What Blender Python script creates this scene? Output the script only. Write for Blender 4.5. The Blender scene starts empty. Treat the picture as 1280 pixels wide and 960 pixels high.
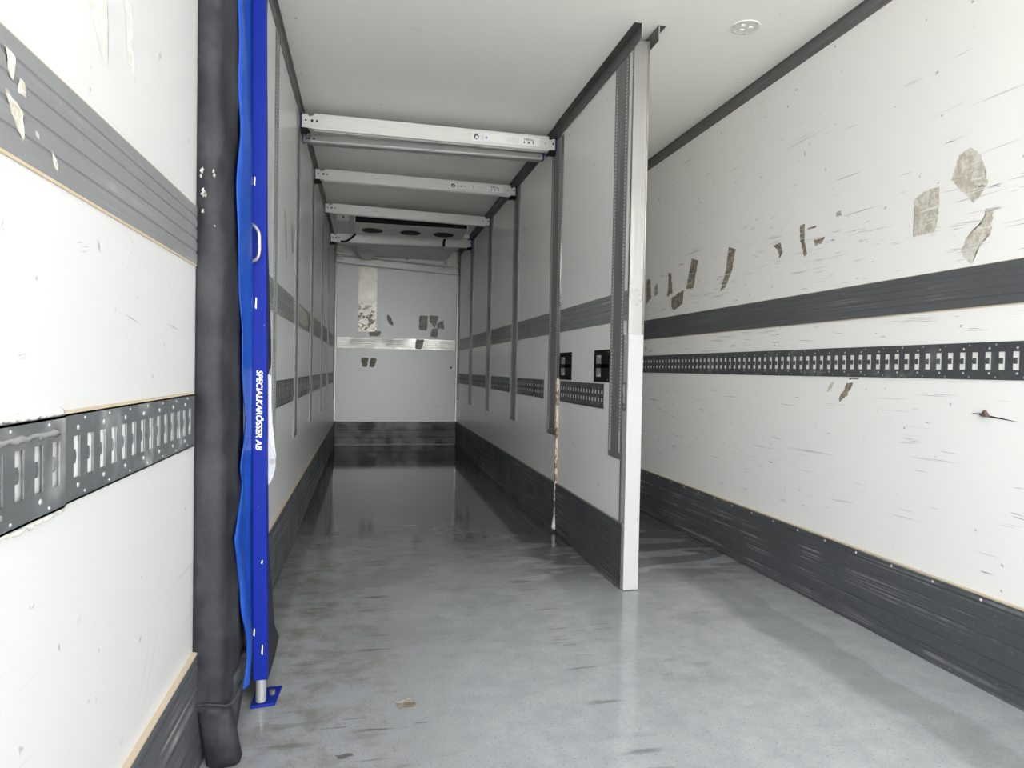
import bpy, bmesh, math, random
from mathutils import Vector, Matrix, noise as mnoise
random.seed(7)
C = bpy.context.scene
COL = C.collection

# ------------------------------------------------------------------ camera
F, YAW, PITCH, ROLL, CAMH = 836.97, 0.21381, -0.02159, 0.01892, 1.05
fw = Vector((math.sin(YAW)*math.cos(PITCH), math.cos(YAW)*math.cos(PITCH), math.sin(PITCH)))
r0 = Vector((math.cos(YAW), -math.sin(YAW), 0)); u0 = r0.cross(fw)
rt = r0*math.cos(ROLL) + u0*math.sin(ROLL); up = -r0*math.sin(ROLL) + u0*math.cos(ROLL)
cd = bpy.data.cameras.new('camera'); cam = bpy.data.objects.new('camera', cd); COL.objects.link(cam)
cd.sensor_width = 36; cd.lens = 36*F/1280; cd.clip_start = .02; cd.clip_end = 300
m = Matrix((rt, up, -fw)).transposed().to_4x4(); m.translation = Vector((0, 0, CAMH))
cam.matrix_world = m
C.camera = cam

# ------------------------------------------------------------------ light
YR = -0.55                                  # the open rear end of the trailer
w = bpy.data.worlds.new('sky'); C.world = w; w.use_nodes = True
nt = w.node_tree; bg = nt.nodes['Background']
tc = nt.nodes.new('ShaderNodeTexCoord')
dt = nt.nodes.new('ShaderNodeVectorMath'); dt.operation = 'DOT_PRODUCT'
sd = Vector((-0.02, -1, .10)).normalized(); dt.inputs[1].default_value = sd
nt.links.new(tc.outputs['Generated'], dt.inputs[0])
mr = nt.nodes.new('ShaderNodeMapRange'); mr.interpolation_type = 'SMOOTHERSTEP'
mr.inputs['From Min'].default_value = .55; mr.inputs['From Max'].default_value = 1.0
mr.inputs['To Min'].default_value = 1.0; mr.inputs['To Max'].default_value = 3.0
nt.links.new(dt.outputs['Value'], mr.inputs['Value'])
nt.links.new(mr.outputs['Result'], bg.inputs['Strength'])
bg.inputs['Color'].default_value = (.93, .965, 1, 1)
pl = bpy.data.lights.new('rear_opening_portal', 'AREA'); pl.shape = 'RECTANGLE'; pl.size = 2.48; pl.size_y = 2.65
pl.cycles.is_portal = True
po = bpy.data.objects.new('rear_opening_portal', pl); COL.objects.link(po)
po.location = (.8175, YR, 1.325); po.rotation_euler = (math.pi/2, 0, 0)
C.view_settings.view_transform = 'Standard'; C.view_settings.look = 'None'
C.view_settings.gamma = 1; C.view_settings.use_curve_mapping = False
sl = bpy.data.lights.new('sun', 'SUN'); sl.energy = 9; sl.angle = .01; sl.color = (1, .98, .95)
so_ = bpy.data.objects.new('sun', sl); COL.objects.link(so_); so_.rotation_euler = Vector((.55, .35, 1)).to_track_quat('Z', 'Y').to_euler()
C.view_settings.exposure = 1.97
C.cycles.max_bounces = 14; C.cycles.diffuse_bounces = 10; C.cycles.glossy_bounces = 6
C.cycles.use_denoising = True

# ------------------------------------------------------------------ materials
def mat(name, base=(.8, .8, .8), rough=.5, metal=0., spec=.5, coat=0.):
    m = bpy.data.materials.new(name); m.use_nodes = True
    b = m.node_tree.nodes['Principled BSDF']
    b.inputs['Base Color'].default_value = (*base, 1); b.inputs['Roughness'].default_value = rough
    b.inputs['Metallic'].default_value = metal; b.inputs['Specular IOR Level'].default_value = spec
    b.inputs['Coat Weight'].default_value = coat
    return m
class N:
    """small node writer"""
    def __init__(s, m): s.m = m; s.t = m.node_tree; s.b = s.t.nodes['Principled BSDF']; s.tc = s.t.nodes.new('ShaderNodeTexCoord')
    def lk(s, a, b): s.t.links.new(a, b)
    def noise(s, scale=(1, 1, 1), sc=1., detail=4, rough=.6, dist=0., off=(0, 0, 0), rot=(0, 0, 0)):
        mp = s.t.nodes.new('ShaderNodeMapping'); mp.inputs['Scale'].default_value = scale; mp.inputs['Location'].default_value = off
        src = s.tc.outputs['Object']
        if any(rot):
            m0 = s.t.nodes.new('ShaderNodeMapping'); m0.inputs['Rotation'].default_value = rot; s.lk(src, m0.inputs['Vector']); src = m0.outputs['Vector']
        s.lk(src, mp.inputs['Vector'])
        n = s.t.nodes.new('ShaderNodeTexNoise'); n.inputs['Scale'].default_value = sc; n.inputs['Detail'].default_value = detail
        n.inputs['Roughness'].default_value = rough; n.inputs['Distortion'].default_value = dist
        s.lk(mp.outputs['Vector'], n.inputs['Vector']); return n.outputs['Fac']
    def ramp(s, fac, a, b, lo=0., hi=1., smooth=True):
        r = s.t.nodes.new('ShaderNodeMapRange'); r.inputs['From Min'].default_value = a; r.inputs['From Max'].default_value = b
        r.inputs['To Min'].default_value = lo; r.inputs['To Max'].default_value = hi
        if smooth: r.interpolation_type = 'SMOOTHSTEP'
        s.lk(fac, r.inputs['Value']); return r.outputs['Result']
    def math(s, op, a, b):
        n = s.t.nodes.new('ShaderNodeMath'); n.operation = op
        for i, v in enumerate((a, b)):
            if isinstance(v, (int, float)): n.inputs[i].default_value = v
            else: s.lk(v, n.inputs[i])
        return n.outputs[0]
    def mix(s, fac, a, b):
        n = s.t.nodes.new('ShaderNodeMix'); n.data_type = 'RGBA'
        if isinstance(fac, (int, float)): n.inputs[0].default_value = fac
        else: s.lk(fac, n.inputs[0])
        for i, v in ((6, a), (7, b)):
            if isinstance(v, tuple): n.inputs[i].default_value = (*v, 1)
            else: s.lk(v, n.inputs[i])
        return n.outputs[2]
    def axis(s, k):
        n = s.t.nodes.new('ShaderNodeSeparateXYZ'); s.lk(s.tc.outputs['Object'], n.inputs[0]); return n.outputs[k]
    def col(s, c): s.lk(c, s.b.inputs['Base Color'])
    def rough(s, c): s.lk(c, s.b.inputs['Roughness'])
    def bump(s, h, strength=.3, dist=.002):
        n = s.t.nodes.new('ShaderNodeBump'); n.inputs['Strength'].default_value = strength; n.inputs['Distance'].default_value = dist
        s.lk(h, n.inputs['Height']); s.lk(n.outputs['Normal'], s.b.inputs['Normal'])

def gelcoat(name, base, along, scratch=.6, dark=(.2, .2, .19), rough=.3, dirt=(.6, .59, .55), dirtamt=.05):
    m = mat(name, base, rough); n = N(m)
    sc = {'y': (30, .9, 75), 'x': (.9, 30, 75), 'c': (3, 3, 3)}[along]
    rot = {'y': (.02, 0, 0), 'x': (0, .02, 0), 'c': (0, 0, 0)}[along]
    s1 = n.noise(sc, 1., 3, .65, rot=rot); s2 = n.noise((1, 1, 1), 1.6, 3, .6, off=(3, 1, 2))
    s3 = n.noise(tuple(v*.55 for v in sc), 1, 4, .7, off=(7, 3, 1), rot=tuple(-v for v in rot))
    k = n.math('MULTIPLY', n.ramp(s1, .66, .74), n.ramp(s2, .42, .62))
    k2 = n.math('MULTIPLY', n.ramp(s3, .70, .75), n.ramp(s2, .60, .45))
    k = n.math('MAXIMUM', k, k2)
    d = n.math('MULTIPLY', n.ramp(n.noise((1, 1, 1), 1.6, 6, .6), .35, .9), dirtamt)
    sp = n.ramp(n.noise((1, 1, 1), 28, 2, .5, off=(1, 5, 2)), .74, .78)
    c = n.mix(d, base, dirt); c = n.mix(n.math('MULTIPLY', k, scratch), c, dark); c = n.mix(n.math('MULTIPLY', sp, .6), c, (.18, .17, .16))
    n.col(c)
    n.bump(n.noise((1, 1, 1), 5, 2, .5), .08, .006)
    return m
M = {}
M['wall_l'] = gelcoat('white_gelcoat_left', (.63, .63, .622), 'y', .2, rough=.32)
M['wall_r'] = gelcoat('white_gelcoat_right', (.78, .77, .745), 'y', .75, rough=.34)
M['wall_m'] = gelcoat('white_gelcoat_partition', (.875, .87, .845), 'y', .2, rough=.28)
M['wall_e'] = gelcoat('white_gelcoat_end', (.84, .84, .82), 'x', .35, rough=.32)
M['ceil'] = gelcoat('ceiling_gelcoat', (.87, .86, .82), 'c', .15, rough=.36)

def profile_metal(name, c0, c1, along='y', rough=.42, metal=.55, worn=1.):
    m = mat(name, c0, rough, metal); n = N(m)
    sc = {'y': (40, .7, 110), 'x': (.7, 40, 110), 'z': (60, 60, .8), 'c': (4, 4, 4)}[along]
    a = n.noise(sc, 1., 4, .7, rot=(.01, 0, 0)); b = n.noise((1, 1, 1), 3.2, 4, .65, off=(2, 2, 0)); f = n.noise((1, 1, 1), 60, 3, .6)
    k = n.math('MULTIPLY', n.ramp(a, .50, .66), n.ramp(b, .40, .64)); k = n.math('MULTIPLY', k, worn)
    k = n.math('MAXIMUM', k, n.math('MULTIPLY', n.ramp(f, .6, .8), .35*worn))
    n.col(n.mix(k, c0, c1)); n.rough(n.ramp(b, .3, .7, rough-.1, rough+.15)); n.bump(a, .15, .001)
    return m
M['kick'] = profile_metal('kick_plate_aluminium', (.085, .09, .096), (.42, .42, .41), metal=.3, rough=.46, worn=.8)
M['kick_e'] = profile_metal('end_kick_steel', (.016, .015, .014), (.24, .23, .22), along='x', metal=.35, rough=.4, worn=.7)
M['band_r'] = profile_metal('right_guard_strip_shaded', (.105, .11, .115), (.3, .3, .3), metal=.3, rough=.48, worn=.5)  # darker copy of the guard strip: right wall's weaker light painted in
M['band'] = profile_metal('guard_strip_aluminium', (.25, .255, .26), (.5, .5, .49), metal=.2, rough=.45, worn=.7)  # lighter copy: the left wall's stronger light is in the base colour
M['band_e'] = profile_metal('end_guard_strip_aluminium', (.52, .50, .46), (.75, .73, .68), along='x', metal=.5, rough=.36)
M['corner'] = profile_metal('ceiling_angle_aluminium', (.13, .13, .128), (.3, .3, .29), metal=.4, rough=.42, worn=.5)
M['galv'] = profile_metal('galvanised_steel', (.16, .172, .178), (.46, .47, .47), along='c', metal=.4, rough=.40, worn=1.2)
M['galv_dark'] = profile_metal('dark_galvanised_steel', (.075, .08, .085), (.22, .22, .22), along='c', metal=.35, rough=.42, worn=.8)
M['galv_light'] = mat('pressed_steel_tab', (.38, .385, .38), .35, .4)
M['track'] = profile_metal('slotted_track_steel', (.20, .20, .195), (.40, .40, .39), along='z', metal=.25, rough=.36, worn=.6)
M['track_back'] = mat('pale_track_backing', (.62, .62, .60), .5)
M['steel'] = profile_metal('stainless_post', (.30, .295, .275), (.42, .41, .39), along='z', metal=.6, rough=.34, worn=.6)
M['white_cap'] = gelcoat('white_enamel', (.42, .42, .405), 'c', .2, rough=.35)
M['seam'] = mat('beige_sealant', (.52, .43, .31), .6)
M['seam_dark'] = mat('grimy_sealant', (.24, .215, .18), .6)
M['caulk'] = mat('white_filler', (.66, .65, .61), .6)
M['torn'] = mat('torn_brown_laminate', (.09, .055, .04), .7)
M['edge'] = mat('pale_aluminium_trim', (.50, .48, .44), .33, .55)
M['black'] = mat('black_plastic', (.006, .006, .007), .6, spec=.2)
M['hole'] = mat('dark_hole', (.01, .01, .01), .7)
M['navy'] = mat('blue_steel_end_plate', (.012, .018, .17), .4)

m = mat('wet_grey_floor', (.3, .3, .3), .3, 0, .38); n = N(m)
big = n.noise((1, 1, 1), .9, 5, .65, off=(4, 2, 0)); fine = n.noise((1, 1, 1), 9, 6, .7); grit = n.noise((1, 1, 1), 130, 2, .5)
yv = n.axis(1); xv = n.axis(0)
wet_dim = n.math('ADD', n.ramp(yv, 1.5, 6.0, 0, 1.25), n.math('MULTIPLY', n.math('SUBTRACT', big, .5), 1.1))
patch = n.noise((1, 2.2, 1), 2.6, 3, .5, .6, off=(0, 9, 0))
wet_dim = n.math('ADD', wet_dim, n.ramp(patch, .5, .58, 0, .10))
wet_dimc = n.ramp(wet_dim, .0, 1.35)
streak = n.noise((3.2, 14, 1), 1.2, 4, .6, off=(1, 3, 0))
dirtm = n.math('MULTIPLY', n.ramp(streak, .57, .74), n.ramp(big, .40, .62))
c = n.mix(n.ramp(fine, .3, .75), (.285, .298, .308), (.36, .368, .372))
leftdirt = n.math('MULTIPLY', n.ramp(xv, .45, -.2), n.ramp(fine, .35, .7))
c = n.mix(n.math('MULTIPLY', leftdirt, .85), c, (.16, .15, .13))
c = n.mix(n.math('MULTIPLY', dirtm, .32), c, (.12, .115, .10))
c = n.mix(n.math('MULTIPLY', wet_dimc, .9), c, (.028, .028, .028))  # far floor darker: wet, plus the weaker light there put into the colour
sx = n.math('ADD', xv, n.math('MULTIPLY', n.math('SUBTRACT', n.noise((1.5, 1, 1), 2.2, 4, .6, off=(5, 5, 0)), .5), .22))
stripe = n.math('MULTIPLY', n.ramp(sx, 1.58, 1.64), n.ramp(sx, 1.83, 1.79))
c = n.mix(n.math('MULTIPLY', stripe, .36), c, (.15, .16, .148))
for cx, wd_, am in ((.05, .10, .75), (.76, .09, .55), (-.2, .12, .4)):
    lane = n.math('MULTIPLY', n.ramp(xv, cx-wd_, cx-.01), n.ramp(xv, cx+wd_, cx+.01))
    rows = n.ramp(n.noise((2.5, 26, 1), 1, 3, .6, off=(cx*9, 2, 0)), .56, .66)
    lane = n.math('MULTIPLY', n.math('MULTIPLY', lane, rows), am)
    c = n.mix(lane, c, (.09, .085, .075))
wetp = n.math('MULTIPLY', n.ramp(xv, .70, 1.0), n.ramp(yv, 2.9, 3.5))
wetp = n.math('MULTIPLY', wetp, n.ramp(n.noise((1, 3.2, 1), 2.4, 3, .5, .4, off=(2, 7, 0)), .56, .50))
c = n.mix(n.math('MULTIPLY', wetp, .6), c, (.05, .05, .048))
c = n.mix(n.math('MULTIPLY', n.ramp(grit, .60, .70), .5), c, (.12, .11, .10))
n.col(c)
rg = n.math('ADD', n.ramp(wet_dimc, 0, 1, .10, .055, False), n.math('MULTIPLY', n.ramp(fine, .4, .75), .05))
n.rough(rg); n.bump(n.math('ADD', n.math('MULTIPLY', fine, .6), n.math('MULTIPLY', grit, .12)), .10, .004)
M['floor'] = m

m = mat('black_vinyl', (.035, .037, .043), .6, spec=.3); n = N(m)
a = n.noise((1, 1, 1), 8, 6, .7); b = n.noise((1, 1, .35), 22, 4, .6, off=(1, 1, 1))
n.col(n.mix(n.ramp(a, .35, .75), (.012, .0125, .016), (.044, .045, .050))); n.rough(n.ramp(a, .3, .7, .55, .75)); n.bump(b, .25, .004)
M['vinyl'] = m
m = mat('blue_paint', (.018, .055, .42), .5, spec=.1); n = N(m)
a = n.noise((1, 1, 1), 26, 3, .6); n.col(n.mix(n.ramp(a, .72, .76), (.006, .018, .21), (.35, .4, .55))); n.rough(n.ramp(n.noise((1, 1, 1), 7), .3, .7, .4, .55))
M['blue'] = m
m = mat('blue_tarpaulin', (.012, .10, .50), .38, spec=.3); n = N(m)
n.col(n.mix(n.ramp(n.noise((1, 1, .3), 18, 5, .7), .6, .8), (.008, .06, .34), (.10, .18, .5))); n.bump(n.noise((1, 1, .3), 20), .3, .004)
M['tarp'] = m
m = mat('rusty_steel', (.3, .2, .1), .6); n = N(m)
a = n.noise((1, 1, .6), 30, 5, .7); k = n.ramp(a, .46, .52)
n.col(n.mix(k, n.mix(n.ramp(n.noise((1, 1, 1), 45), .4, .6), (.10, .045, .02), (.26, .17, .10)), (.66, .60, .46)))
M['rust'] = m
m = mat('worn_beam_aluminium', (.72, .715, .69), .38, .15); n = N(m)
a = n.noise((2.2, 40, 60), 1.4, 4, .7); b = n.noise((1, 1, 1), 6, 4, .7)
n.col(n.mix(n.math('MULTIPLY', n.ramp(a, .58, .72), n.ramp(b, .42, .6, .1, .7)), (.68, .68, .655), (.24, .22, .18)))
M['beam'] = m
M['beam_alu'] = mat('bare_beam_aluminium', (.22, .22, .215), .34, .3)
def residue(name, a, b, c, thr=.5):
    m = mat(name, a, .65); n = N(m)
    f = n.noise((1, 1.3, 1), 26, 6, .75); g = n.noise((1, 2, 30), 3, 4, .7)
    n.col(n.mix(n.ramp(g, .55, .66), n.mix(n.ramp(f, thr-.08, thr+.06), a, b), c)); return m
M['tape_tan'] = residue('tape_residue_tan', (.60, .58, .52), (.42, .38, .30), (.66, .65, .60))
M['tape_brown'] = residue('tape_residue_brown', (.30, .25, .18), (.14, .12, .10), (.50, .47, .41))
M['tape_grey'] = residue('tape_residue_grey', (.40, .39, .36), (.30, .29, .26), (.52, .51, .48))
M['tape_faint'] = residue('tape_residue_faint', (.66, .655, .62), (.58, .57, .53), (.74, .735, .71))
m = mat('aluminium_cover_sheet', (.5, .48, .42), .38, .45); n = N(m)
zz = n.axis(2); lowm = n.ramp(zz, 2.0, 1.75); sp = n.ramp(n.noise((1, 1, 1), 16, 6, .72), .50, .54)
c = n.mix(n.ramp(n.noise((1, 1, 1), 7, 5, .7), .35, .7), (.46, .44, .38), (.62, .59, .52))
n.col(n.mix(n.math('MULTIPLY', lowm, sp), c, (.09, .065, .045)))
M['cover'] = m
M['lamp'] = mat('lamp_housing_plastic', (.70, .69, .65), .4)
M['cheek'] = mat('dull_grey_enamel', (.36, .37, .37), .45)
M['lens'] = mat('lamp_lens', (.90, .88, .80), .15)
M['evap'] = mat('evaporator_housing', (.50, .50, .48), .4, .1)
M['sticker'] = mat('white_sticker', (.80, .80, .78), .4)
M['ink'] = mat('dark_blue_ink', (.012, .014, .06), .5)
M['ink_grey'] = mat('grey_ink', (.42, .43, .45), .5)
M['ink_blue'] = mat('light_blue_ink', (.12, .30, .62), .5)
M['ink_red'] = mat('red_ink', (.6, .12, .12), .5)
M['letter'] = mat('white_lettering', (.85, .87, .9), .45)
M['concrete'] = mat('yard_concrete', (.50, .495, .48), .8)
M['bolt'] = mat('bolt_steel', (.25, .24, .23), .35, .7)

# ------------------------------------------------------------------ mesh helpers
class MB:
    def __init__(s): s.v = []; s.f = []; s.smooth = False
    def add(s, vs, fs):
        o = len(s.v); s.v += [tuple(v) for v in vs]; s.f += [tuple(i+o for i in f) for f in fs]; return s
    def box(s, x0, x1, y0, y1, z0, z1):
        return s.add([(x0, y0, z0), (x1, y0, z0), (x1, y1, z0), (x0, y1, z0), (x0, y0, z1), (x1, y0, z1), (x1, y1, z1), (x0, y1, z1)],
                     [(0, 3, 2, 1), (4, 5, 6, 7), (0, 1, 5, 4), (1, 2, 6, 5), (2, 3, 7, 6), (3, 0, 4, 7)])
    def loft(s, rings, cap=True):
        n = len(rings[0]); o = len(s.v); fs = []
        for r in rings: s.v += [tuple(p) for p in r]
        for i in range(len(rings)-1):
            for j in range(n):
                k = (j+1) % n; fs.append((o+i*n+j, o+i*n+k, o+(i+1)*n+k, o+(i+1)*n+j))
        if cap: fs.append(tuple(o+j for j in range(n))[::-1]); fs.append(tuple(o+(len(rings)-1)*n+j for j in range(n)))
        s.f += fs; return s
    def prism(s, poly, axis, a0, a1):
        """poly: 2-D points. axis 'x': (y,z); 'y': (x,z); 'z': (x,y)"""
        def P(p, a): return {'x': (a, p[0], p[1]), 'y': (p[0], a, p[1]), 'z': (p[0], p[1], a)}[axis]
        return s.loft([[P(p, a0) for p in poly], [P(p, a1) for p in poly]])
    def cyl(s, c, ax, r, h, n=16, r2=None):
        c = Vector(c); d = Vector(ax).normalized(); a = d.orthogonal().normalized(); b = d.cross(a); r2 = r if r2 is None else r2
        return s.loft([[c + q*(a*math.cos(t*2*math.pi/n) + b*math.sin(t*2*math.pi/n)) + d*e for t in range(n)] for q, e in ((r, 0), (r2, h))])
    def ring(s, c, ax, ro, ri, h, n=32):
        c = Vector(c); d = Vector(ax).normalized(); a = d.orthogonal().normalized(); b = d.cross(a); rs = []
        for q, e in ((ri, 0), (ro, 0), (ro, h), (ri, h), (ri, 0)):
            rs.append([c + q*(a*math.cos(t*2*math.pi/n) + b*math.sin(t*2*math.pi/n)) + d*e for t in range(n)])
        return s.loft(rs, False)
    def tube(s, pts, r, n=10):
        pts = [Vector(p) for p in pts]; rs = []; a = None
        for i, p in enumerate(pts):
            d = (pts[min(i+1, len(pts)-1)] - pts[max(i-1, 0)]).normalized()
            a = d.orthogonal().normalized() if a is None else (a - d*a.dot(d)).normalized()
            b = d.cross(a); rr = r[i] if isinstance(r, (list, tuple)) else r
            rs.append([p + rr*(a*math.cos(t*2*math.pi/n) + b*math.sin(t*2*math.pi/n)) for t in range(n)])
        return s.loft(rs)
    def build(s, name, mt, parent=None, bevel=0, smooth=False, seg=2):
        me = bpy.data.meshes.new(name); me.from_pydata(s.v, [], s.f)
        bm = bmesh.new(); bm.from_mesh(me); bmesh.ops.recalc_face_normals(bm, faces=bm.faces); bm.to_mesh(me); bm.free()
        me.materials.append(M[mt]); o = bpy.data.objects.new(name, me); COL.objects.link(o)
        if parent is not None: o.parent = parent
        if smooth:
            for p in me.polygons: p.use_smooth = True
        if bevel:
            b = o.modifiers.new('bevel', 'BEVEL'); b.width = bevel; b.segments = seg; b.limit_method = 'ANGLE'; b.angle_limit = .6
        return o
def tag(o, label=None, cat=None, group=None, kind=None):
    for k, v in (('label', label), ('category', cat), ('group', group), ('kind', kind)):
        if v: o[k] = v
    if cat and not kind: o['kind'] = 'thing'
    return o
def thing(name, label, cat, loc=(0, 0, 0), group=None):
    o = bpy.data.objects.new(name, None); COL.objects.link(o); o.location = loc; o.empty_display_size = .1
    return tag(o, label, cat, group)
def struct(o): o['kind'] = 'structure'; return o
def copy_tree(o, parent=None):
    c = o.copy(); COL.objects.link(c)
    if parent is not None: c.parent = parent
    for ch in list(o.children): copy_tree(ch, c)
    return c
def catmull(pts, n=6):
    out = []
    for i in range(len(pts)-1):
        p = [pts[max(i-1, 0)], pts[i], pts[i+1], pts[min(i+2, len(pts)-1)]]
        for k in range(n):
            t = k/n
            out.append(tuple(.5*((2*p[1][j]) + (-p[0][j]+p[2][j])*t + (2*p[0][j]-5*p[1][j]+4*p[2][j]-p[3][j])*t*t + (-p[0][j]+3*p[1][j]-3*p[2][j]+p[3][j])*t**3) for j in range(len(pts[0]))))
    return out + [tuple(pts[-1])]

# ------------------------------------------------------------------ room numbers (metres)
XL, XM, XR, YE, H = -.4225, 1.2164, 2.0575, 9.188, 2.65
YP, YJ = 3.0, 4.19                    # near edge of the partition and the joint in it
KZ = .314; B0, B1 = 1.297, 1.439

# shell
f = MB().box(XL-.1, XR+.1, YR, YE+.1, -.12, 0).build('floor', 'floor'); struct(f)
c = MB().box(XL-.1, XR+.1, YR, YE+.1, H, H+.1).build('ceiling', 'ceil'); struct(c)
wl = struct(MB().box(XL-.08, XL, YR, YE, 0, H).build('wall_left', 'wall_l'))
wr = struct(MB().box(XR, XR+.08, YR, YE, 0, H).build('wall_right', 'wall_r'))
we = struct(MB().box(XL-.08, XR+.08, YE, YE+.08, 0, H).build('wall_back', 'wall_e'))
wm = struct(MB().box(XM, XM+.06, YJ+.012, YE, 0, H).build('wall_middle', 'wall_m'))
g = struct(MB().box(-40, 42, -80, 60, -1.3, -1.2).build('ground', 'concrete'))

def profile(wallpos, sgn, z0, z1, t, grooves, gd=.003, gw=.004):
    """cross-section of a grooved board on a wall: (distance axis, z)"""
    p = [(wallpos, z0), (wallpos+sgn*t, z0)]
    for gz in grooves:
        p += [(wallpos+sgn*t, gz-gw), (wallpos+sgn*(t-gd), gz-gw/2), (wallpos+sgn*(t-gd), gz+gw/2), (wallpos+sgn*t, gz+gw)]
    p += [(wallpos+sgn*t, z1), (wallpos, z1)]
    return p
KG = [.045, .06, .115, .185, .235, .29]
def kick(name, wp, s, y0, y1, parent=None, t=.014, seam=True, sm='seam'):
    o = MB().prism(profile(wp, s, .004, KZ, t, KG), 'y', y0, y1).build(name, 'kick', parent)
    if parent is None: struct(o)
    if seam: MB().box(min(wp, wp+s*t*.9), max(wp, wp+s*t*.9), y0, y1, KZ, KZ+.005).build('sealant', sm, o)
    return o
kl = kick('baseboard_left', XL, 1, YR, YE-.01)
kr = kick('baseboard_right', XR, -1, YR, YE-.01)
for i in range(20):
    y = 1.27+.1975*i
    MB().cyl((XR-.014, y, .300), (-1, 0, 0), .006, .003, 10, .003).build('screw', 'edge', kr)
km = kick('baseboard_middle', XM, -1, YJ+.012, YE-.01, sm='seam_dark')
MB().box(XM-.02, XM, YJ+.012, YE, 0, .02).build('floor_bead', 'kick', km)
ke = struct(MB().prism(profile(YE, -1, .004, KZ, .012, [.10, .2]), 'x', XL+.014, XR-.014).build('baseboard_back', 'kick_e'))

BG = [B0+.03, B0+.06, B0+.09, B0+.115]
def band(name, wp, s, y0, y1, parent=None, seam=True, mt='band'):
    o = MB().prism(profile(wp, s, B0, B1, .0036, BG, .002), 'y', y0, y1).build(name, mt, parent)
    if parent is None: struct(o)
    if seam:
        MB().box(min(wp, wp+s*.003), max(wp, wp+s*.003), y0, y1, B0-.0045, B0).box(min(wp, wp+s*.003), max(wp, wp+s*.003), y0, y1, B1, B1+.002).build('sealant', 'seam', o)
    return o
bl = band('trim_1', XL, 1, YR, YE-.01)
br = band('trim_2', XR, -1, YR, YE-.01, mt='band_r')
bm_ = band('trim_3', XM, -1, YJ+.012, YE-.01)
be = struct(MB().prism(profile(YE, -1, B0, B1, .010, BG), 'x', XL+.03, XM-.03).build('trim_4', 'band_e'))
def langle(name, wp, s, y0, y1, leg, drop, mt='corner'):
    t = .003
    o = MB().prism([(wp, H-.0005), (wp+s*leg, H-.0005), (wp+s*leg, H-t), (wp+s*(t+.008), H-t-.001), (wp+s*t, H-t-.008), (wp+s*t, H-drop), (wp, H-drop)], 'y', y0, y1).build(name, mt)
    return struct(o)
langle('trim_5', XL, 1, YR, YE, .018, .078)
langle('trim_6', XR, -1, YR, YE, .010, .078)
langle('trim_7', XM, -1, 4.23, YE, .037, .075)
o = struct(MB().box(XL, XL+.022, YE-.022, YE, KZ, H).build('trim_8', 'edge', bevel=.006)); o = struct(MB().box(XM-.028, XM, YE-.022, YE, KZ, H).build('trim_9', 'edge', bevel=.006))

# ------------------------------------------------------------------ tape residue and damage (parts of the walls they mark)
def patch(parent, wall, pts, mt, jag=.006, name='tape_residue', off=.0004, seed=0):
    """ragged outline; pts in (y,z) on side walls, (x,z) on the end wall"""
    rnd = random.Random(hash((round(pts[0][0]*1000), round(pts[0][1]*1000), seed))); out = []
    for i, p in enumerate(pts):
        q = pts[(i+1) % len(pts)]; L = math.dist(p, q); k = max(2, int(L/.008))
        for j in range(k):
            t = j/k; out.append((p[0]+(q[0]-p[0])*t + rnd.uniform(-jag, jag)*(.6 if j else .2), p[1]+(q[1]-p[1])*t + rnd.uniform(-jag, jag)*(.5 if j else .2)))
    bm = bmesh.new()
    P = {'R': lambda u, v, d: (XR-d, u, v), 'L': lambda u, v, d: (XL+d, u, v), 'E': lambda u, v, d: (u, YE-d, v), 'M': lambda u, v, d: (XM-d, u, v), 'F': lambda u, v, d: (u, v, d)}[wall]
    d = off if wall == 'F' else off
    vs = [bm.verts.new(P(u, v, d)) for u, v in out]; fc = bm.faces.new(vs); bmesh.ops.triangulate(bm, faces=[fc])
    me = bpy.data.meshes.new(name); bm.to_mesh(me); bm.free(); me.materials.append(M[mt])
    o = bpy.data.objects.new(name, me); COL.objects.link(o); o.parent = parent
    return o
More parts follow.
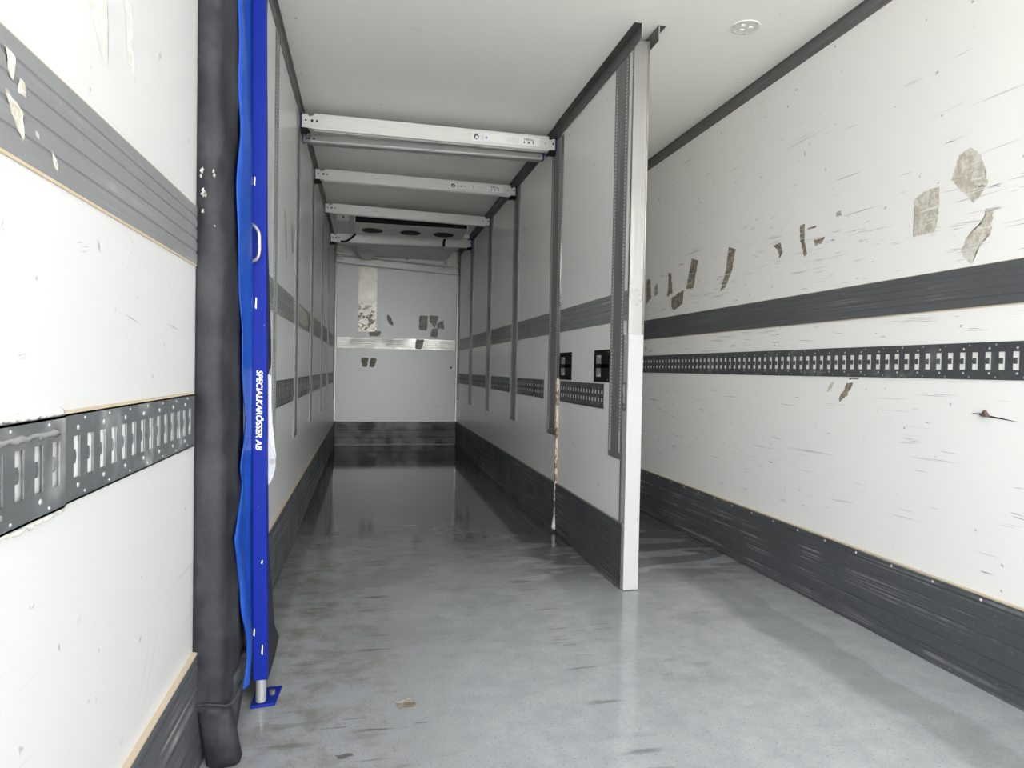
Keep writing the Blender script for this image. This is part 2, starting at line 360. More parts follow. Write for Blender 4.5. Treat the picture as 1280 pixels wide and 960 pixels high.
RW = [([(2.215, 1.735), (2.17, 1.755), (2.10, 1.757), (2.10, 1.66), (2.115, 1.592), (2.215, 1.592)], 'tape_tan', .004),
 ([(2.02, 1.845), (1.975, 1.86), (1.93, 1.82), (1.90, 1.715), (1.93, 1.68), (1.955, 1.66), (2.0, 1.71), (2.05, 1.765)], 'tape_tan', .005),
 ([(1.905, 1.63), (1.875, 1.625), (1.885, 1.54), (1.93, 1.50), (1.955, 1.448), (1.985, 1.475), (1.998, 1.50), (1.965, 1.56), (1.92, 1.58)], 'tape_tan', .008),
 ([(3.575, 1.79), (3.50, 1.765), (3.53, 1.65), (3.60, 1.56), (3.66, 1.54), (3.60, 1.66)], 'tape_brown', .008),
 ([(4.03, 1.795), (3.945, 1.768), (4.0, 1.60), (4.10, 1.605)], 'tape_brown', .006),
 ([(4.32, 1.565), (4.14, 1.60), (4.15, 1.51), (4.28, 1.478), (4.31, 1.50)], 'tape_brown', .008),
 ([(4.38, 1.75), (4.33, 1.74), (4.30, 1.60), (4.39, 1.58), (4.36, 1.66)], 'tape_brown', .010),
 ([(4.74, 1.75), (4.68, 1.74), (4.66, 1.60), (4.74, 1.56)], 'tape_brown', .010),
 ([(4.60, 1.68), (4.55, 1.70), (4.54, 1.62), (4.60, 1.60)], 'tape_grey', .010),
 ([(3.13, 1.72), (3.07, 1.725), (3.05, 1.67), (3.075, 1.645), (3.095, 1.69)], 'tape_brown', .007),
 ([(2.915, 1.78), (2.88, 1.78), (2.885, 1.70), (2.855, 1.63), (2.875, 1.62), (2.91, 1.70)], 'tape_brown', .008),
 ([(2.86, 1.755), (2.79, 1.755), (2.80, 1.745), (2.86, 1.748)], 'tape_brown', .004),
 ([(2.81, 1.69), (2.73, 1.69), (2.75, 1.665), (2.80, 1.66)], 'tape_brown', .006),
 ([(2.66, 1.785), (2.63, 1.79), (2.62, 1.765), (2.66, 1.765)], 'tape_grey', .006),
 ([(2.56, 1.018), (2.52, 1.02), (2.55, .965), (2.60, .935), (2.605, .95), (2.575, .985)], 'tape_brown', .007),
 ([(2.66, 1.02), (2.64, 1.025), (2.66, .985), (2.685, .975)], 'tape_tan', .007),
 ([(2.545, 1.043), (2.48, 1.043), (2.49, 1.036), (2.545, 1.034)], 'tape_brown', .002)]
for i, (pts, mt, jg) in enumerate(RW): patch(wr, 'R', pts, mt, jg, seed=i)
for i, (y, z, l, mt) in enumerate([(1.925, 1.712, .012, 'ink_blue'), (1.86, 1.695, .006, 'ink_blue')]):
    patch(wr, 'R', [(y+l, z+.003), (y-l, z-.001), (y-l, z-.004), (y+l, z-.001)], mt, .0006, 'pen_mark')
def tape_tick(par, W, y, z, l, h, mt='tape_grey', ang=0.): 
    dy = l*math.cos(ang)/2; dz = l*math.sin(ang)/2
    patch(par, W, [(y+dy, z+dz+h), (y-dy, z-dz+h*.6), (y-dy*.8, z-dz-h), (y+dy, z+dz-h)], mt, .0008, 'scuff')
M['scuff'] = mat('dark_scuff', (.10, .095, .09), .6)
rs = random.Random(3)
M['scratch'] = mat('grey_scratch', (.38, .375, .36), .55)
def scratches(par, x, sgn, n_, yr, zf, lr, hr, ar, mt):
    b = MB(); q = x+sgn*.0007
    for i in range(n_):
        y = rs.uniform(*yr); z = zf(); l = rs.uniform(*lr)*rs.uniform(.3, 1); h = rs.uniform(*hr); a = rs.uniform(*ar)
        for j in range(rs.choice([1, 1, 2, 3])):
            yy = y+rs.uniform(-.5, .5)*l; zz = z+rs.uniform(-.006, .006); dy, dz = l/2*math.cos(a), l/2*math.sin(a)
            b.add([(q, yy-dy, zz-dz), (q, yy, zz+h), (q, yy+dy, zz+dz), (q, yy+.1*l, zz-h)], [(0, 1, 2, 3)])
    return b.build('scratches', mt, par)
zr = lambda: rs.choice([rs.uniform(.36, 1.0), rs.uniform(.45, .95), rs.uniform(1.45, 1.72), rs.uniform(1.45, 1.80), rs.uniform(1.5, 2.3), rs.uniform(1.2, 1.28)])
scratches(wr, XR, -1, 330, (1.7, 5.0), zr, (.03, .22), (.0004, .0011), (-.04, .06), 'scratch')
scratches(wr, XR, -1, 45, (1.7, 5.0), zr, (.01, .10), (.0006, .0016), (-.05, .10), 'scuff')
zl = lambda: rs.choice([rs.uniform(.35, .8), rs.uniform(1.05, 1.25), rs.uniform(1.5, 1.9)])
scratches(wl, XL, 1, 26, (.86, 1.8), zl, (.006, .05), (.0002, .0005), (-1.2, 1.2), 'scratch')
scratches(wl, XL, 1, 60, (3.3, 8.8), lambda: rs.choice([rs.uniform(1.5, 2.2), rs.uniform(.4, 1.25)]), (.02, .2), (.0006, .0016), (-.5, .3), 'scratch')
scratches(wm, XM, -1, 60, (4.5, 9.0), lambda: rs.choice([rs.uniform(1.0, 1.3), rs.uniform(.4, .9), rs.uniform(1.5, 2.2)]), (.03, .2), (.0006, .0016), (-.05, .05), 'scratch')
b = MB()
for y, z, l, a in [(1.35, 1.13, .08, -.15), (1.47, .42, .20, .95), (1.44, .45, .12, .95), (1.62, 1.13, .10, -.1)]:
    dy, dz = l/2*math.cos(a), l/2*math.sin(a)
    b.add([(XL+.0007, y-dy, z-dz), (XL+.0007, y, z+.0007), (XL+.0007, y+dy, z+dz), (XL+.0007, y, z-.0007)], [(0, 1, 2, 3)])
b.build('scratches', 'scuff', wl)
# tear in the right wall with a bent brown tab
MB().prism([(1.935, .929), (1.90, .925), (1.885, .920), (1.84, .917), (1.765, .912), (1.80, .917), (1.865, .925), (1.90, .930)], 'x', XR-.0015, XR).build('tear', 'hole', wr)
MB().loft([[(XR-.002, 1.892, .922), (XR-.002, 1.860, .922), (XR-.006, 1.876, .945)], [(XR-.016, 1.888, .921), (XR-.016, 1.864, .920), (XR-.014, 1.876, .944)]]).build('torn_tab', 'torn', wr)
# left wall residue near the open end
for pts, mt, jg in [([(1.02, 1.72), (1.12, 1.72), (1.12, 1.60), (1.10, 1.60), (1.03, 1.66)], 'tape_faint', .002), ([(1.14, 1.72), (1.22, 1.71), (1.23, 1.53), (1.20, 1.54), (1.15, 1.60)], 'tape_faint', .003), ([(1.30, 1.70), (1.34, 1.69), (1.36, 1.56), (1.32, 1.58)], 'tape_faint', .003), ([(.915, 1.53), (.93, 1.52), (.935, 1.49), (.92, 1.49)], 'tape_grey', .004)]:
    patch(wl, 'L', pts, mt, jg)
for pts, jg in [([(.90, 1.42), (.925, 1.415), (.92, 1.385), (.91, 1.388)], .003), ([(.935, 1.395), (.95, 1.39), (.95, 1.375), (.93, 1.375)], .003), ([(.90, 1.37), (.945, 1.355), (.945, 1.32), (.93, 1.33), (.915, 1.345)], .004), ([(1.02, 1.335), (1.035, 1.325), (1.04, 1.308), (1.03, 1.312)], .003), ([(.975, 1.345), (.985, 1.342), (.985, 1.336), (.976, 1.338)], .002)]:
    patch(bl, 'L', pts, 'tape_tan', jg, off=.0038)
for pts, mt in [([(3.6, 1.85), (3.68, 1.83), (3.75, 1.62), (3.7, 1.60)], 'tape_tan'), ([(3.95, 1.85), (4.0, 1.83), (4.05, 1.70), (3.98, 1.68)], 'tape_grey')]: patch(wl, 'L', pts, mt, .02)
for pts in [[(4.02, 1.43), (4.18, 1.42), (4.18, 1.31), (4.08, 1.33)], [(4.42, 1.43), (4.95, 1.41), (5.05, 1.34), (4.7, 1.31), (4.42, 1.33)]]: patch(bl, 'L', pts, 'tape_tan', .010, off=.0038)
# end wall residue
for pts, mt in [([(.69, 1.755), (.80, 1.757), (.79, 1.56), (.685, 1.56)], 'tape_grey'), ([(.83, 1.765), (.95, 1.76), (.90, 1.60), (.83, 1.68)], 'tape_grey'), ([(.93, 1.66), (1.01, 1.70), (1.03, 1.58), (.94, 1.60)], 'tape_grey'), ([(.86, 1.58), (.95, 1.60), (.93, 1.47), (.84, 1.48)], 'tape_grey'),
        ([(-.08, 1.17), (.02, 1.17), (.0, 1.05), (-.06, 1.05)], 'tape_brown'), ([(.05, 1.17), (.13, 1.16), (.09, 1.04), (.03, 1.05)], 'tape_brown'), ([(.25, 1.76), (.30, 1.74), (.35, 1.60), (.28, 1.64)], 'tape_grey'), ([(.02, 1.52), (.18, 1.53), (.16, 1.47), (.04, 1.46)], 'tape_grey')]:
    patch(we, 'E', pts, mt, .012)
patch(be, 'E', [(.65, 1.435), (.76, 1.435), (.72, 1.305), (.64, 1.305)], 'tape_grey', .008, off=.0108)
MB().cyl((1.13, YE, 1.06), (0, -1, 0), .014, .01, 10).build('plug', 'black', we)

# ------------------------------------------------------------------ perforated vertical tracks
def track_mesh(wd, z0, z1, single=False):
    """local: wall plane at x=0, plate towards +x, y across, z up (world heights)"""
    b = MB(); t0, t1 = .0038, .0052; pit = .0175; sw = .034 if wd > .19 else (.020 if wd > .12 else .026); hole = .0118; e = .012
    cols = [wd/2-e-sw/2] if single else [-(wd/2-e-sw/2), (wd/2-e-sw/2)]
    if single: cols = [0]
    edges = [-wd/2]
    for c_ in cols: edges += [c_-sw/2, c_+sw/2]
    edges += [wd/2]
    for i in range(0, len(edges), 2): b.box(t0, t1, edges[i], edges[i+1], z0, z1)
    for c_ in cols:
        b.box(t0, t1, c_-sw/2, c_+sw/2, z0, z0+.03)
        z = z0+.14; 
        while z < z1-pit: b.box(t0, t1, c_-sw/2, c_+sw/2, z, z+pit-hole); z += pit
        b.box(t0, t1, c_-sw/2, c_+sw/2, z, z1)
    b.nb = len(b.f)
    for c_ in cols: b.box(.0030, .0037, c_-sw/2, c_+sw/2, z0+.03, z1)
    b.ne = len(b.f)
    for s in (-1, 1): b.box(0, t1+.0015, s*wd/2-(.0025 if s > 0 else 0), s*wd/2+(.0025 if s < 0 else 0), z0, z1)
    return b
def track(label, side, y, wd, single=False, z0=.622, z1=2.572, proto={}):
    k = (round(wd, 3), single, z0, z1)
    if k in proto:
        o = proto[k].copy(); COL.objects.link(o)
    else:
        tm = track_mesh(wd, z0, z1, single); o = proto[k] = tm.build('slotted_track', 'track'); o.data.materials.append(M['track_back'])
        for i in range(tm.nb, tm.ne): o.data.polygons[i].material_index = 1
    if side == 'L': o.location = (XL, y, 0); o.rotation_euler = (0, 0, 0)
    else: o.location = (XM, y, 0); o.rotation_euler = (0, 0, math.pi)
    tag(o, label, 'wall track', 'tall slotted beam tracks on the left wall' if side == 'L' else 'tall slotted beam tracks on the partition')
    return o
LY = [3.30, 4.24, 5.36, 6.52, 7.55, 8.85]; RY = [4.31, 5.52, 6.75, 7.955, 9.06]
od = ['first', 'second', 'third', 'fourth', 'fifth', 'last']
track('slotted steel track on left wall, right behind the blue bulkhead post', 'L', LY[0]-.04, .10)
for i in range(1, 6): track('slotted steel track on left wall, ' + ['', 'carrying the nearest white beam end', 'carrying the second beam, counting from the nearest', 'carrying the third beam, counting from the nearest', 'carrying the beam below the cooling unit fans', 'carrying the two stacked beams by end wall'][i], 'L', LY[i], .20 if i < 5 else .16)
panel_track = track('x', 'M', 3.148, .172, z1=2.575)
for i in range(5): track('slotted steel track on partition, ' + ['just beyond the rusty joint strip', 'carrying the second beam, counting from the nearest', 'carrying the third beam, counting from the nearest', 'carrying the beam below the cooling unit fans', 'carrying the two stacked beams by end wall'][i], 'M', RY[i], .22 if i < 4 else .16)

# ------------------------------------------------------------------ horizontal lashing rails
def rail_mesh(L):
    """local: wall plane x=0, plate towards +x, y along 0..L, z 0..0.13"""
    b = MB(); tabs = MB(); st = MB(); t0, t1 = .0015, .0035; pit = .05; hw = .023; h0, h1 = .034, .096
    n_ = int(L/pit); y = 0; pad = (L-n_*pit)/2
    b.box(t0, t1, 0, L, 0, h0).box(t0, t1, 0, L, h1, .13).box(0, t1, 0, L, 0, .003).box(0, t1, 0, L, .127, .13)
    b.box(t0, t1, 0, pad+pit/2-hw/2, h0, h1)
    for i in range(n_):
        yc = pad+pit/2+i*pit
        b.box(t0, t1, yc+hw/2, (yc+pit-hw/2) if i < n_-1 else L, h0, h1)
        rg = [(.0012+.0028*math.sin(math.pi*k/6), .0545+.021*k/6) for k in range(7)]
        tabs.loft([[(x, yc-hw/2+.0015, z) for x, z in rg]+[(0.0002, yc-hw/2+.0015, .0755), (.0002, yc-hw/2+.0015, .0545)], [(x*.5, yc+hw*.1, z) for x, z in rg]+[(0.0002, yc+hw*.1, .0755), (.0002, yc+hw*.1, .0545)]])
        if i % 2 == 0:
            for z in (.022, .108): st.cyl((t1, yc+.004, z), (1, 0, 0), .0045, .0018, 8, .003)
            for z in (.009, .121): st.cyl((t1, yc+.028, z), (1, 0, 0), .0028, .0015, 8, .0016)
    return b, tabs, st
def rail(label, side, y0, y1, z0, group, off=0):
    L = y1-y0; a, t, s = rail_mesh(L)
    n0 = len(a.f); a.add(t.v, t.f); n1 = len(a.f); a.add(s.v, s.f)
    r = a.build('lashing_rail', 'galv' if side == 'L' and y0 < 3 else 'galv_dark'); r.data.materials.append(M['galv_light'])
    for i, p in enumerate(r.data.polygons):
        if i >= n1: p.material_index = 1
    tag(r, label, 'lashing rail', group)
    if side == 'L': r.location = (XL+off, y0, z0)
    elif side == 'R': r.location = (XR, y1, z0); r.rotation_euler = (0, 0, math.pi)
    else: r.location = (XM, y1, z0); r.rotation_euler = (0, 0, math.pi)
    return r
gr_ = 'short lashing rails between the slotted tracks'
ra = rail('long slotted steel lashing rail along the right wall below grey strip', 'R', YR, 8.9, 1.046, None)
ra.scale.z = .98
rail('bent scuffed lashing rail edged with lumpy white filler on left wall', 'L', YR, 1.058, .843, None, .004)
rail('slotted steel lashing rail on left wall ending at the black pad', 'L', 1.062, 1.80, .844, None)
g_l = 'short lashing rails on the left wall'
for (a_, b_), w_ in zip([(3.33, 4.12), (4.37, 5.24), (5.49, 6.40), (6.66, 7.43), (7.69, 8.75)], ['first section beyond the blue bulkhead', 'second section beyond the blue bulkhead', 'third section beyond the blue bulkhead', 'fourth section beyond the blue bulkhead', 'farthest section by the end wall']):
    rail('dark lashing rail on left wall, ' + w_, 'L', a_, b_, .844, g_l)
panel_rail = rail('x', 'M', 3.325, 4.13, .853, None)
for (a_, b_), w_ in zip([(4.544, 5.40), (5.70, 6.58), (6.92, 7.82), (8.10, 8.97)], ['first section beyond the rusty joint strip', 'second section beyond the rusty joint strip', 'third section beyond the rusty joint strip', 'farthest section by the end wall']):
    rail('lashing rail on partition, ' + w_, 'M', a_, b_, .853, 'short lashing rails on the partition')
# filler and buckled edge around the near rail
def lumps(name, parent, x, y0, y1, z, r, n_, mt, seed=1, axis=0):
    rr = random.Random(seed); pts = [(x, y0+(y1-y0)*k/n_, z+rr.uniform(-.003, .003)) for k in range(n_+1)]
    return MB().tube(pts, [r*rr.uniform(.55, 1.25) for _ in pts], 8).build(name, mt, parent, smooth=True)
lumps('filler_bead', wl, XL+.001, .6, 1.06, .976, .005, 60, 'caulk', 2)
lumps('filler_bead', wl, XL+.0005, .6, 1.06, .839, .005, 60, 'caulk', 5)
lumps('rail_crease', wl, XL+.0085, .80, 1.03, .952, .004, 16, 'galv_light', 6)
MB().box(XL, XL+.003, 1.06, 1.80, .974, .979).build('sealant', 'seam', wl)

# ------------------------------------------------------------------ ceiling tracks either side of the free panel
for nm, x0, s, y0, lab in (('ceiling_guide', XM-.0045, -1, 2.91, 'dark steel ceiling angle along the corridor side of the free partition panel'), ('ceiling_guide', 1.292, 1, 2.91, 'dark steel ceiling angle on the right compartment side of free panel')):
    t = .003; leg = .037; dr = .072
    o = MB().prism([(x0, H-.0005), (x0+s*leg, H-.0005), (x0+s*leg, H-t), (x0+s*t, H-t), (x0+s*t, H-dr), (x0, H-dr)], 'y', y0, 4.225).build(nm, 'corner')
    tag(o, lab, 'ceiling rail')
    MB().prism([(x0+s*.0005, H-.0008), (x0+s*leg, H-.0008), (x0+s*leg, H-t-.001), (x0+s*(t+.001), H-t-.001), (x0+s*(t+.001), H-dr), (x0+s*.0005, H-dr)], 'y', y0-.0015, y0+.0005).build('cut_end', 'edge', o)

# ------------------------------------------------------------------ the free partition panel
pn = thing('partition_panel', 'narrow white partition panel with two black sockets and white edge guard', 'partition panel', (XM+.03, YP, 0))
inv = (-(XM+.03), -YP, 0)
def pp(mb, name, mt, **k):
    o = mb.build(name, mt, pn, **k); o.location = inv; return o
pp(MB().box(XM, XM+.058, YP+.01, YJ-.006, .006, 2.60), 'panel', 'wall_m')
kk = pp(MB().prism(profile(XM, -1, .006, KZ, .012, KG), 'y', YP+.012, YJ-.012), 'kick_plate', 'kick')
pp(MB().box(XM-.009, XM, YP+.012, YJ-.012, KZ, KZ+.005), 'sealant', 'seam_dark')
pp(MB().prism(profile(XM, -1, B0, B1, .0036, BG, .002), 'y', YP+.012, YJ-.012), 'guard_strip', 'band')
for o in (panel_track, panel_rail):
    for k_ in ('label', 'category', 'kind', 'group'):
        if k_ in o: del o[k_]
    o.parent = pn; o.location = Vector(o.location)+Vector(inv)
# edge post: folded stainless channel with rounded lip
pp(MB().prism([(1.216, YP+.022), (1.213, YP+.022), (1.213, YP), (1.284, YP), (1.284, YP+.045), (1.280, YP+.045), (1.280, YP+.004), (1.216, YP+.004)], 'z', 1.22, 2.615), 'edge_post', 'steel', bevel=.002)
pp(MB().tube([(1.2855, YP-.001, 1.22), (1.2855, YP-.001, 2.615)], .0045, 10), 'edge_bead', 'edge', smooth=True)
pp(MB().prism([(1.216, YP+.05), (1.2125, YP+.05), (1.2125, YP-.006), (1.2885, YP-.006), (1.2885, YP+.05), (1.285, YP+.05), (1.285, YP-.003), (1.216, YP-.003)], 'z', .004, 1.228), 'edge_guard', 'white_cap', bevel=.0025)
pp(MB().prism([(1.216, YP+.064), (1.2105, YP+.064), (1.2105, YP+.049), (1.216, YP+.049)], 'z', .02, 1.228), 'rear_lip', 'corner')
for z in (.45, .88, 1.19): pp(MB().cyl((1.2125, YP+.03, z), (-1, 0, 0), .006, .003, 10), 'screw', 'edge')
# joint with half-round profile, rusty below
pp(MB().tube([(XM-.004, YJ-.018, 1.0), (XM-.004, YJ-.018, 2.56)], .010, 12), 'joint_profile', 'steel', smooth=True)
pp(MB().tube([(XM-.002, YJ+.006, .06), (XM-.002, YJ+.006, 2.56)], .006, 10), 'joint_seal', 'edge', smooth=True)
rr = random.Random(9); pts = [(XM-.006+rr.uniform(-.001, .001), YJ-.012, .07+.93*k/60) for k in range(61)]
pp(MB().tube(pts, [.0105+rr.uniform(-.0018, .0018) for _ in pts], 10), 'rusty_joint_strip', 'rust', smooth=True)
pts = [(XM-.008+rr.uniform(-.002, .002), YJ-.015+rr.uniform(-.002, .002), .02+.10*k/8) for k in range(9)]
pp(MB().tube(pts, [.018, .022, .02, .019, .017, .014, .012, .009, .005], 10), 'filler_lump', 'caulk', smooth=True)
# two black plastic lashing sockets
for y0, y1 in ((3.90, 4.15), (3.246, 3.479)):
    z0, z1 = .993, 1.163; x = XM
    b = MB()
    fr = .028; zc = (z0+z1)/2
    b.box(x-.006, x, y0, y1, z0, z0+fr).box(x-.006, x, y0, y1, z1-fr, z1).box(x-.006, x, y0, y0+(y1-y0)*.52, z0+fr, z1-fr).box(x-.006, x, y1-.03, y1, z0+fr, z1-fr).box(x-.006, x, y0, y1, zc-.012, zc+.012)
    so = pp(b, 'black_socket', 'black', bevel=.0015)
    for s in (-1, 1):
        zb = zc+s*.034
        a = y0+(y1-y0)*.56; e_ = y1-.03
        o = MB().loft([[(x-.0012, a, zb-(.020 if s > 0 else .004)), (x-.0012, e_, zb-.022), (x-.0012, e_, zb+.022), (x-.0012, a, zb+(.004 if s > 0 else .020))],
                       [(x-.003, a, zb-(.020 if s > 0 else .004)), (x-.003, e_, zb-.022), (x-.003, e_, zb+.022), (x-.003, a, zb+(.004 if s > 0 else .020))]]).build('socket_pocket', 'galv_light', so)
    for yy in (y0+.012, y1-.012):
        for z in (z0+.014, z1-.014): MB().cyl((x-.006, yy, z), (-1, 0, 0), .004, .002, 8).build('screw', 'bolt', so)
o = pp(MB().box(XM-.005, XM, YP+.0125, YP+.062, .86, 1.0), 'scarred_plate', 'galv', bevel=.002)
patch(o, 'M', [(YP+.02, .99), (YP+.055, .985), (YP+.05, .95), (YP+.035, .93), (YP+.05, .90), (YP+.02, .895)], 'tape_tan', .004, 'peeled_paint', off=.0058)

# ------------------------------------------------------------------ cross beams
def text_mesh(s, size, extr=.0003, shear=0., bold=0.):
    cu = bpy.data.curves.new('t', 'FONT'); cu.body = s; cu.size = size; cu.extrude = extr; cu.shear = shear; cu.offset = bold
    cu.align_x = 'CENTER'; cu.align_y = 'CENTER'
    ob = bpy.data.objects.new('t', cu); COL.objects.link(ob); dg = bpy.context.evaluated_depsgraph_get(); dg.update()
    me = bpy.data.meshes.new_from_object(ob.evaluated_get(dg)); bpy.data.objects.remove(ob); return me
def lettering(name, s, size, mt, parent, mtx, **k):
    me = text_mesh(s, size, **k); me.transform(mtx); me.materials.clear(); me.materials.append(M[mt])
    o = bpy.data.objects.new(name, me); COL.objects.link(o); o.parent = parent; return o
XZ = Matrix(((1, 0, 0, 0), (0, 0, 1, 0), (0, 1, 0, 0), (0, 0, 0, 1)))      # text plane -> facing -y
XZ = Matrix(((1, 0, 0, 0), (0, 0, -1, 0), (0, 1, 0, 0), (0, 0, 0, 1)))
def beam(label, PL, PR, hz=.096, mt='beam', sticker=0, latch=True, ends=(.075, .05), dy=.05, gap=0.):
    """local frame: x from the left wall end to the right wall end, front face at y=0, centre z=0"""
    PL = Vector(PL); PR = Vector(PR); L = (PR-PL).length
    r = thing('cross_beam', label, 'cross beam', PL, 'white decking beams spanning the corridor')
    d = (PR-PL).normalized(); yv = Vector((0, 0, 1)).cross(d).normalized(); zv = d.cross(yv)
    mm = Matrix((d, yv, zv)).transposed().to_4x4(); mm.translation = PL; r.matrix_world = mm
    h = hz/2; x0, x1 = ends[0]+gap, L-ends[1]-gap
    poly = [(0, -h+.004), (.004, -h), (.014, -h), (.016, -h+.004), (dy-.016, -h+.004), (dy-.014, -h), (dy, -h), (dy, h), (0, h), (0, h-.010), (-.0012, h-.012), (-.0012, -h+.016), (0, -h+.014)]
    MB().prism(poly, 'x', x0, x1).build('beam_body', mt, r, bevel=.0012)
    for s, a, b in ((0, .006+gap, x0+.02), (1, x1-.02, L-.006-gap)):
        e = MB()
        if s == 0: py = [(a, -h+.008), (a+.03, -h+.008), (b-.012, -h+.003), (b, -h+.003), (b, h-.012), (b-.03, h-.012), (a+.04, h-.02), (a+.034, h-.005), (a, h-.005)]
        else: py = [(a, -h+.004), (b-.03, -h+.012), (b, -h+.012), (b, h-.012), (b-.02, h-.012), (b-.03, h-.02), (a, h-.010)]
        e.prism(py, 'y', .007, dy-.004)
        fo = e.build('end_fitting', mt, r, bevel=.001)
        xe = a if s == 0 else b
        MB().box(xe-.006 if s == 0 else xe, xe if s == 0 else xe+.006, -.004, dy, -h+.002, h+.004).build('end_plate', 'navy', r, bevel=.001)
        for xx, rad in (((a+.022, .006), (b-.030, .008)) if s == 0 else ((b-.014, .0065),)):
            MB().cyl((xx, .0068, .004), (0, -1, 0), rad, .001, 12).build('pin_hole', 'hole', fo)
        if latch:
            lx = (a+.014) if s == 0 else (b-.018)
            la = MB().box(lx-.022, lx+.022, .004, dy-.004, -h-.022, -h+.006).prism([(lx-.03, -h-.004), (lx+.03, -h-.008), (lx+.036, -h-.018), (lx+.024, -h-.022), (lx-.02, -h-.03)] if s == 0 else [(lx+.03, -h-.004), (lx-.03, -h-.008), (lx-.045, -h-.03), (lx-.036, -h-.036), (lx-.024, -h-.022), (lx+.02, -h-.03)], 'y', .010, .022)
            la.build('latch', 'black', r, bevel=.002)
    MB().cyl((x0+.02, -.0008, .002), (0, -1, 0), .0065, .001, 12).build('pin_hole', 'hole', r)
    MB().cyl((x1-.025, -.0008, .0), (0, -1, 0), .004, .001, 10).build('pin_hole', 'hole', r)
    if sticker:
        q = -.0014; sx = (1.085 if sticker in (1, 2) else .92)
        stk = MB().box(sx-.03, L-.115, q, q+.0004, -h+.022, h-.016).build('sticker', 'sticker', r)
        def disc(x, z, rad, mt_): return MB().cyl((x, q, z), (0, -1, 0), rad, .0006, 24).build('printed_symbol', mt_, stk)
        disc(sx, 0, .0165, 'ink')
        MB().prism([(sx-.006, -.011), (sx+.006, -.011), (sx+.008, -.002), (sx+.005, .006), (sx+.002, .008), (sx-.001, .007), (sx-.004, .004), (sx-.008, -.002)], 'y', q-.0010, q-.0004).build('glove_symbol', 'sticker', stk)
        if sticker in (1, 2):
            MB().ring((sx+.040, q, 0), (0, -1, 0), .0135, .0115, .0006, 24).box(sx+.035, sx+.045, q-.0006, q, -.0015, .0015).box(sx+.0385, sx+.0415, q-.0006, q, -.005, .005).build('printed_symbol', 'ink_grey', stk)
            MB().box(sx+.060, sx+.072, q-.0006, q, -.006, .007).build('printed_symbol', 'ink_blue', stk)
            MB().box(sx-.012, sx+.05, q-.0006, q, .021, .0235).build('printed_line', 'ink_grey', stk)
            if sticker == 2:
                MB().box(sx+.078, sx+.084, q-.0006, q, -.003, .003).build('printed_symbol', 'ink_blue', stk); MB().box(sx+.09, sx+.102, q-.0006, q, -.005, .002).build('printed_symbol', 'ink_red', stk)
                b = MB()
                b.box(sx+.125, sx+.165, q-.0006, q, -.001, .0).box(sx+.165, sx+.170, q-.0006, q, -.016, .014).box(sx+.112, sx+.165, q-.0006, q, .015, .016).box(sx+.112, sx+.165, q-.0006, q, -.018, -.017).box(sx+.112, sx+.113, q-.0006, q, -.017, .015)
                b.build('printed_diagram', 'ink_grey', stk)
            b = MB()
            for k in range(6): b.box(sx+.20, L-.255, q-.0005, q, .014-.006*k, .0153-.006*k)
            b.build('printed_text_lines', 'ink_grey', stk)
        lettering('load_text', '1000 Kg' if sticker < 3 else '1000', .020, 'ink', stk, Matrix.Translation((L-.19, q-.0007, .013)) @ XZ, bold=.0002)
        for xx in (L-.218, L-.158):
            MB().prism([(xx-.002, .003), (xx-.002, -.006), (xx-.006, -.006), (xx, -.015), (xx+.006, -.006), (xx+.002, -.006), (xx+.002, .003)], 'y', q-.0006, q).build('printed_arrow', 'ink', stk)
        MB().ring((L-.188, q, -.006), (0, -1, 0), .010, .0075, .0006, 4).box(L-.193, L-.183, q-.0006, q, -.010, -.002).build('printed_symbol', 'ink_blue' if sticker == 2 else 'ink', stk)
    return r
e = .0005
beam('nearest white cross beam with navy round symbol and 1000 Kg sticker', (XL+e+.008, 4.30, 2.547), (XM-e-.008, 4.32, 2.549), .095, sticker=1)
ub = beam('bare aluminium beam hanging directly below and behind the nearest white beam', (XL+e+.008, 4.40, 2.470), (XM-e-.070, 4.40, 2.487), .052, 'beam_alu', latch=False, ends=(.05, .012))
MB().box(.05, 1.55, -.006, .0, -.016, -.010).build('lip', 'edge', ub, bevel=.002)
beam('second white cross beam counting from the nearest, with stickers', (XL+e+.008, 5.40, 2.530), (XM-e-.008, 5.53, 2.549), .088, sticker=2)
beam('third white cross beam without stickers, just in front of cooling unit', (XL+e+.008, 6.63, 2.555), (XM-e-.008, 6.75, 2.55), .092, latch=False)
beam('white cross beam below the cooling unit fans with black strap on it', (XL+e+.008, 7.68, 2.470), (XM-e-.014, 7.945, 2.545), .10, latch=True)
b4 = beam('slim bare aluminium beam strapped on top of the white beam below fans', (XL+.27, 8.02, 2.580), (XM-.18, 8.06, 2.576), .050, 'beam_alu', latch=False, ends=(.03, .03))
beam('upper of the two stacked white beams tilted in front of end wall', (XL+e+.008, 9.01, 2.540), (XM-e-.008, 9.10, 2.455), .070, sticker=3, latch=False)
beam('lower of the two stacked white beams tilted in front of end wall', (XL+e+.008, 9.01, 2.442), (XM-e-.008, 9.10, 2.358), .082, latch=False)

